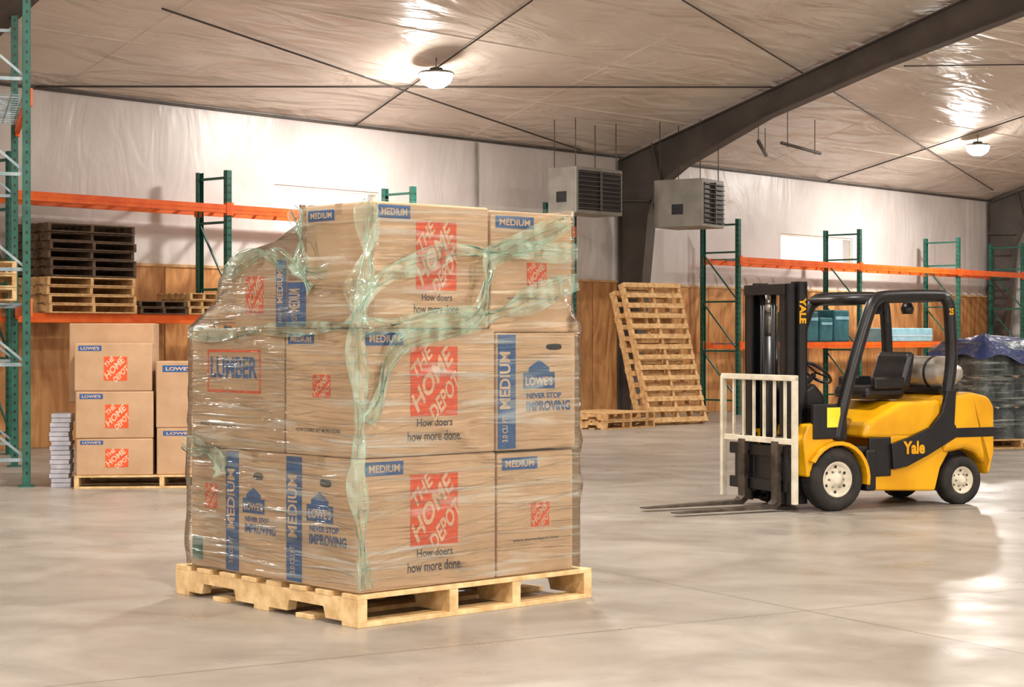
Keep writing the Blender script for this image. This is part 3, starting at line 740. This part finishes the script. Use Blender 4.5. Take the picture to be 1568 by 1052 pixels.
b.lathe([(0,-.03),(.05,-.03),(.05,.03),(0,.03)],steel,Matrix.Translation((.34,.0,1.75))@Matrix.Rotation(math.pi/2,4,'X'),seg=14)
b.obj('mast',parent=FK)
b=MB()
for z in(.16,.46): b.box((.40,-.50,z),(.44,.50,z+.10),blackm,bev=.008)
for y in(-.22,.14): b.box((.38,y,.14),(.42,y+.08,.66),blackm,bev=.008)
for y in(-.40,.34): b.box((.42,y,.18),(.445,y+.06,.54),blackm)
for y in(-.30,.30): b.tube([(.42,y*.8,.3),(.36,y*.8,.38),(.3,y*.6,.3)],.02,rubber,seg=6)
b.box((.36,-.28,.25),(.41,.28,.47),blackm,bev=.01)
b.obj('carriage',parent=FK)
b=MB()
for y in(-.56,.52): b.box((.45,y,.08),(.50,y+.04,1.15),cream,bev=.006)
b.box((.45,-.56,1.12),(.49,.56,1.17),cream,bev=.006); b.box((.45,-.52,.58),(.48,.52,.63),cream,bev=.004)
for k in range(1,7):
    y=-.54+1.08*k/7; b.box((.455,y-.011,.62),(.475,y+.011,1.13),cream)
b.obj('load_backrest',parent=FK)
b=MB()
for y in(-.29,.21):
    w=.10
    b.prism([(.45,.60),(.49,.60),(.49,.10),(.53,.065),(1.50,.035),(1.50,.025),(.50,.025),(.45,.06)],y,y+w,forkm,bev=.004)
    b.box((.40,y,.50),(.47,y+w,.64),forkm,bev=.006)
b.obj('forks',parent=FK)
b=MB()
for y in(-.45,.45):
    P=catmull([(-.02,y,.60),(-.10,y,.92),(-.24,y,1.35),(-.38,y,1.72),(-.46,y*.97,1.82),(-.60,y*.96,1.85),(-1.15,y*.96,1.86),(-1.24,y,1.82),(-1.27,y,1.70),(-1.29,y,1.3),(-1.24,y,.97)],5)
    b.tube(P,.055,blackm,seg=8)
b.tube([(-.42,-.43,1.82),(-.42,.43,1.82)],.045,blackm); b.tube([(-1.22,-.43,1.84),(-1.22,.43,1.84)],.035,blackm)
for k in range(7):
    x=-.52-k*.11; b.box((x-.012,-.43,1.83),(x+.012,.43,1.86),blackm)
b.box((-.9,-.12,1.70),(-.78,-.02,1.82),blackm,bev=.02)
b.lathe([(0,0),(.05,.0),(.06,.05),(.04,.1),(0,.1)],blackm,Matrix.Translation((-1.0,.2,1.7)),seg=12)
b.obj('overhead_guard',parent=FK)
b=MB()
b.box((-.95,-.24,.94),(-.50,.24,1.06),blackm,bev=.045)
b.prism([(-.88,1.02),(-1.0,1.36),(-1.08,1.36),(-1.02,1.02)],-.23,.23,blackm,bev=.04)
b.box((-.92,.20,1.03),(-.58,.27,1.14),blackm,bev=.02); b.box((-.92,-.27,1.03),(-.58,-.2,1.14),blackm,bev=.02)
b.obj('seat',parent=FK)
b=MB(); M=Matrix.Translation((-1.38,-.42,1.17))@Matrix.Rotation(-math.pi/2,4,'X')
b.lathe([(0,0),(.08,.01),(.135,.06),(.15,.12),(.15,.66),(.135,.72),(.08,.77),(.07,.84),(0,.84)],silver,M,seg=28)
for z in(.2,.55): b.lathe([(.152,z),(.156,z),(.156,z+.03),(.152,z+.03)],blackm,M,seg=28)
b.box((-1.5,-.3,.98),(-1.26,.3,1.04),blackm,bev=.01)
b.obj('gas_tank',parent=FK)
b=MB()
b.tube([(.06,0,1.0),(-.12,0,1.16)],.025,blackm)
Ms=Matrix.Translation((-.14,0,1.18))@Matrix.Rotation(math.radians(-38),4,'Y')
ring_=[(.15*math.cos(2*math.pi*k/24),.15*math.sin(2*math.pi*k/24),0) for k in range(24)]
b.tube(ring_,.014,blackm,Ms,closed=True)
for a in(0,2.1,4.2): b.tube([(0,0,0),(.15*math.cos(a),.15*math.sin(a),0)],.01,blackm,Ms,seg=6)
for y in(-.16,-.22,-.28): b.tube([(.05,y,1.02),(-.02,y,1.18)],.008,steel,seg=6); b.lathe([(0,0),(.016,.01),(.016,.03),(0,.04)],blackm,Matrix.Translation((-.02,y,1.17)),seg=8)
b.obj('steering',parent=FK)

# ---------------------------------------------------------------- world, camera
w=bpy.data.worlds.new('World'); scene.world=w; w.use_nodes=True
bg=w.node_tree.nodes['Background']; bg.inputs[0].default_value=(1,.97,.88,1); bg.inputs[1].default_value=2.0
cam=bpy.data.cameras.new('Camera'); co=bpy.data.objects.new('Camera',cam); COL.objects.link(co)
co.location=(0,0,1.5); co.rotation_euler=(math.pi/2,0,0)
cam.sensor_width=36; cam.lens=36*2800/1568; cam.shift_y=-11/1568; cam.clip_end=200
scene.camera=co
scene.view_settings.view_transform='Standard'
scene.view_settings.exposure=0.0
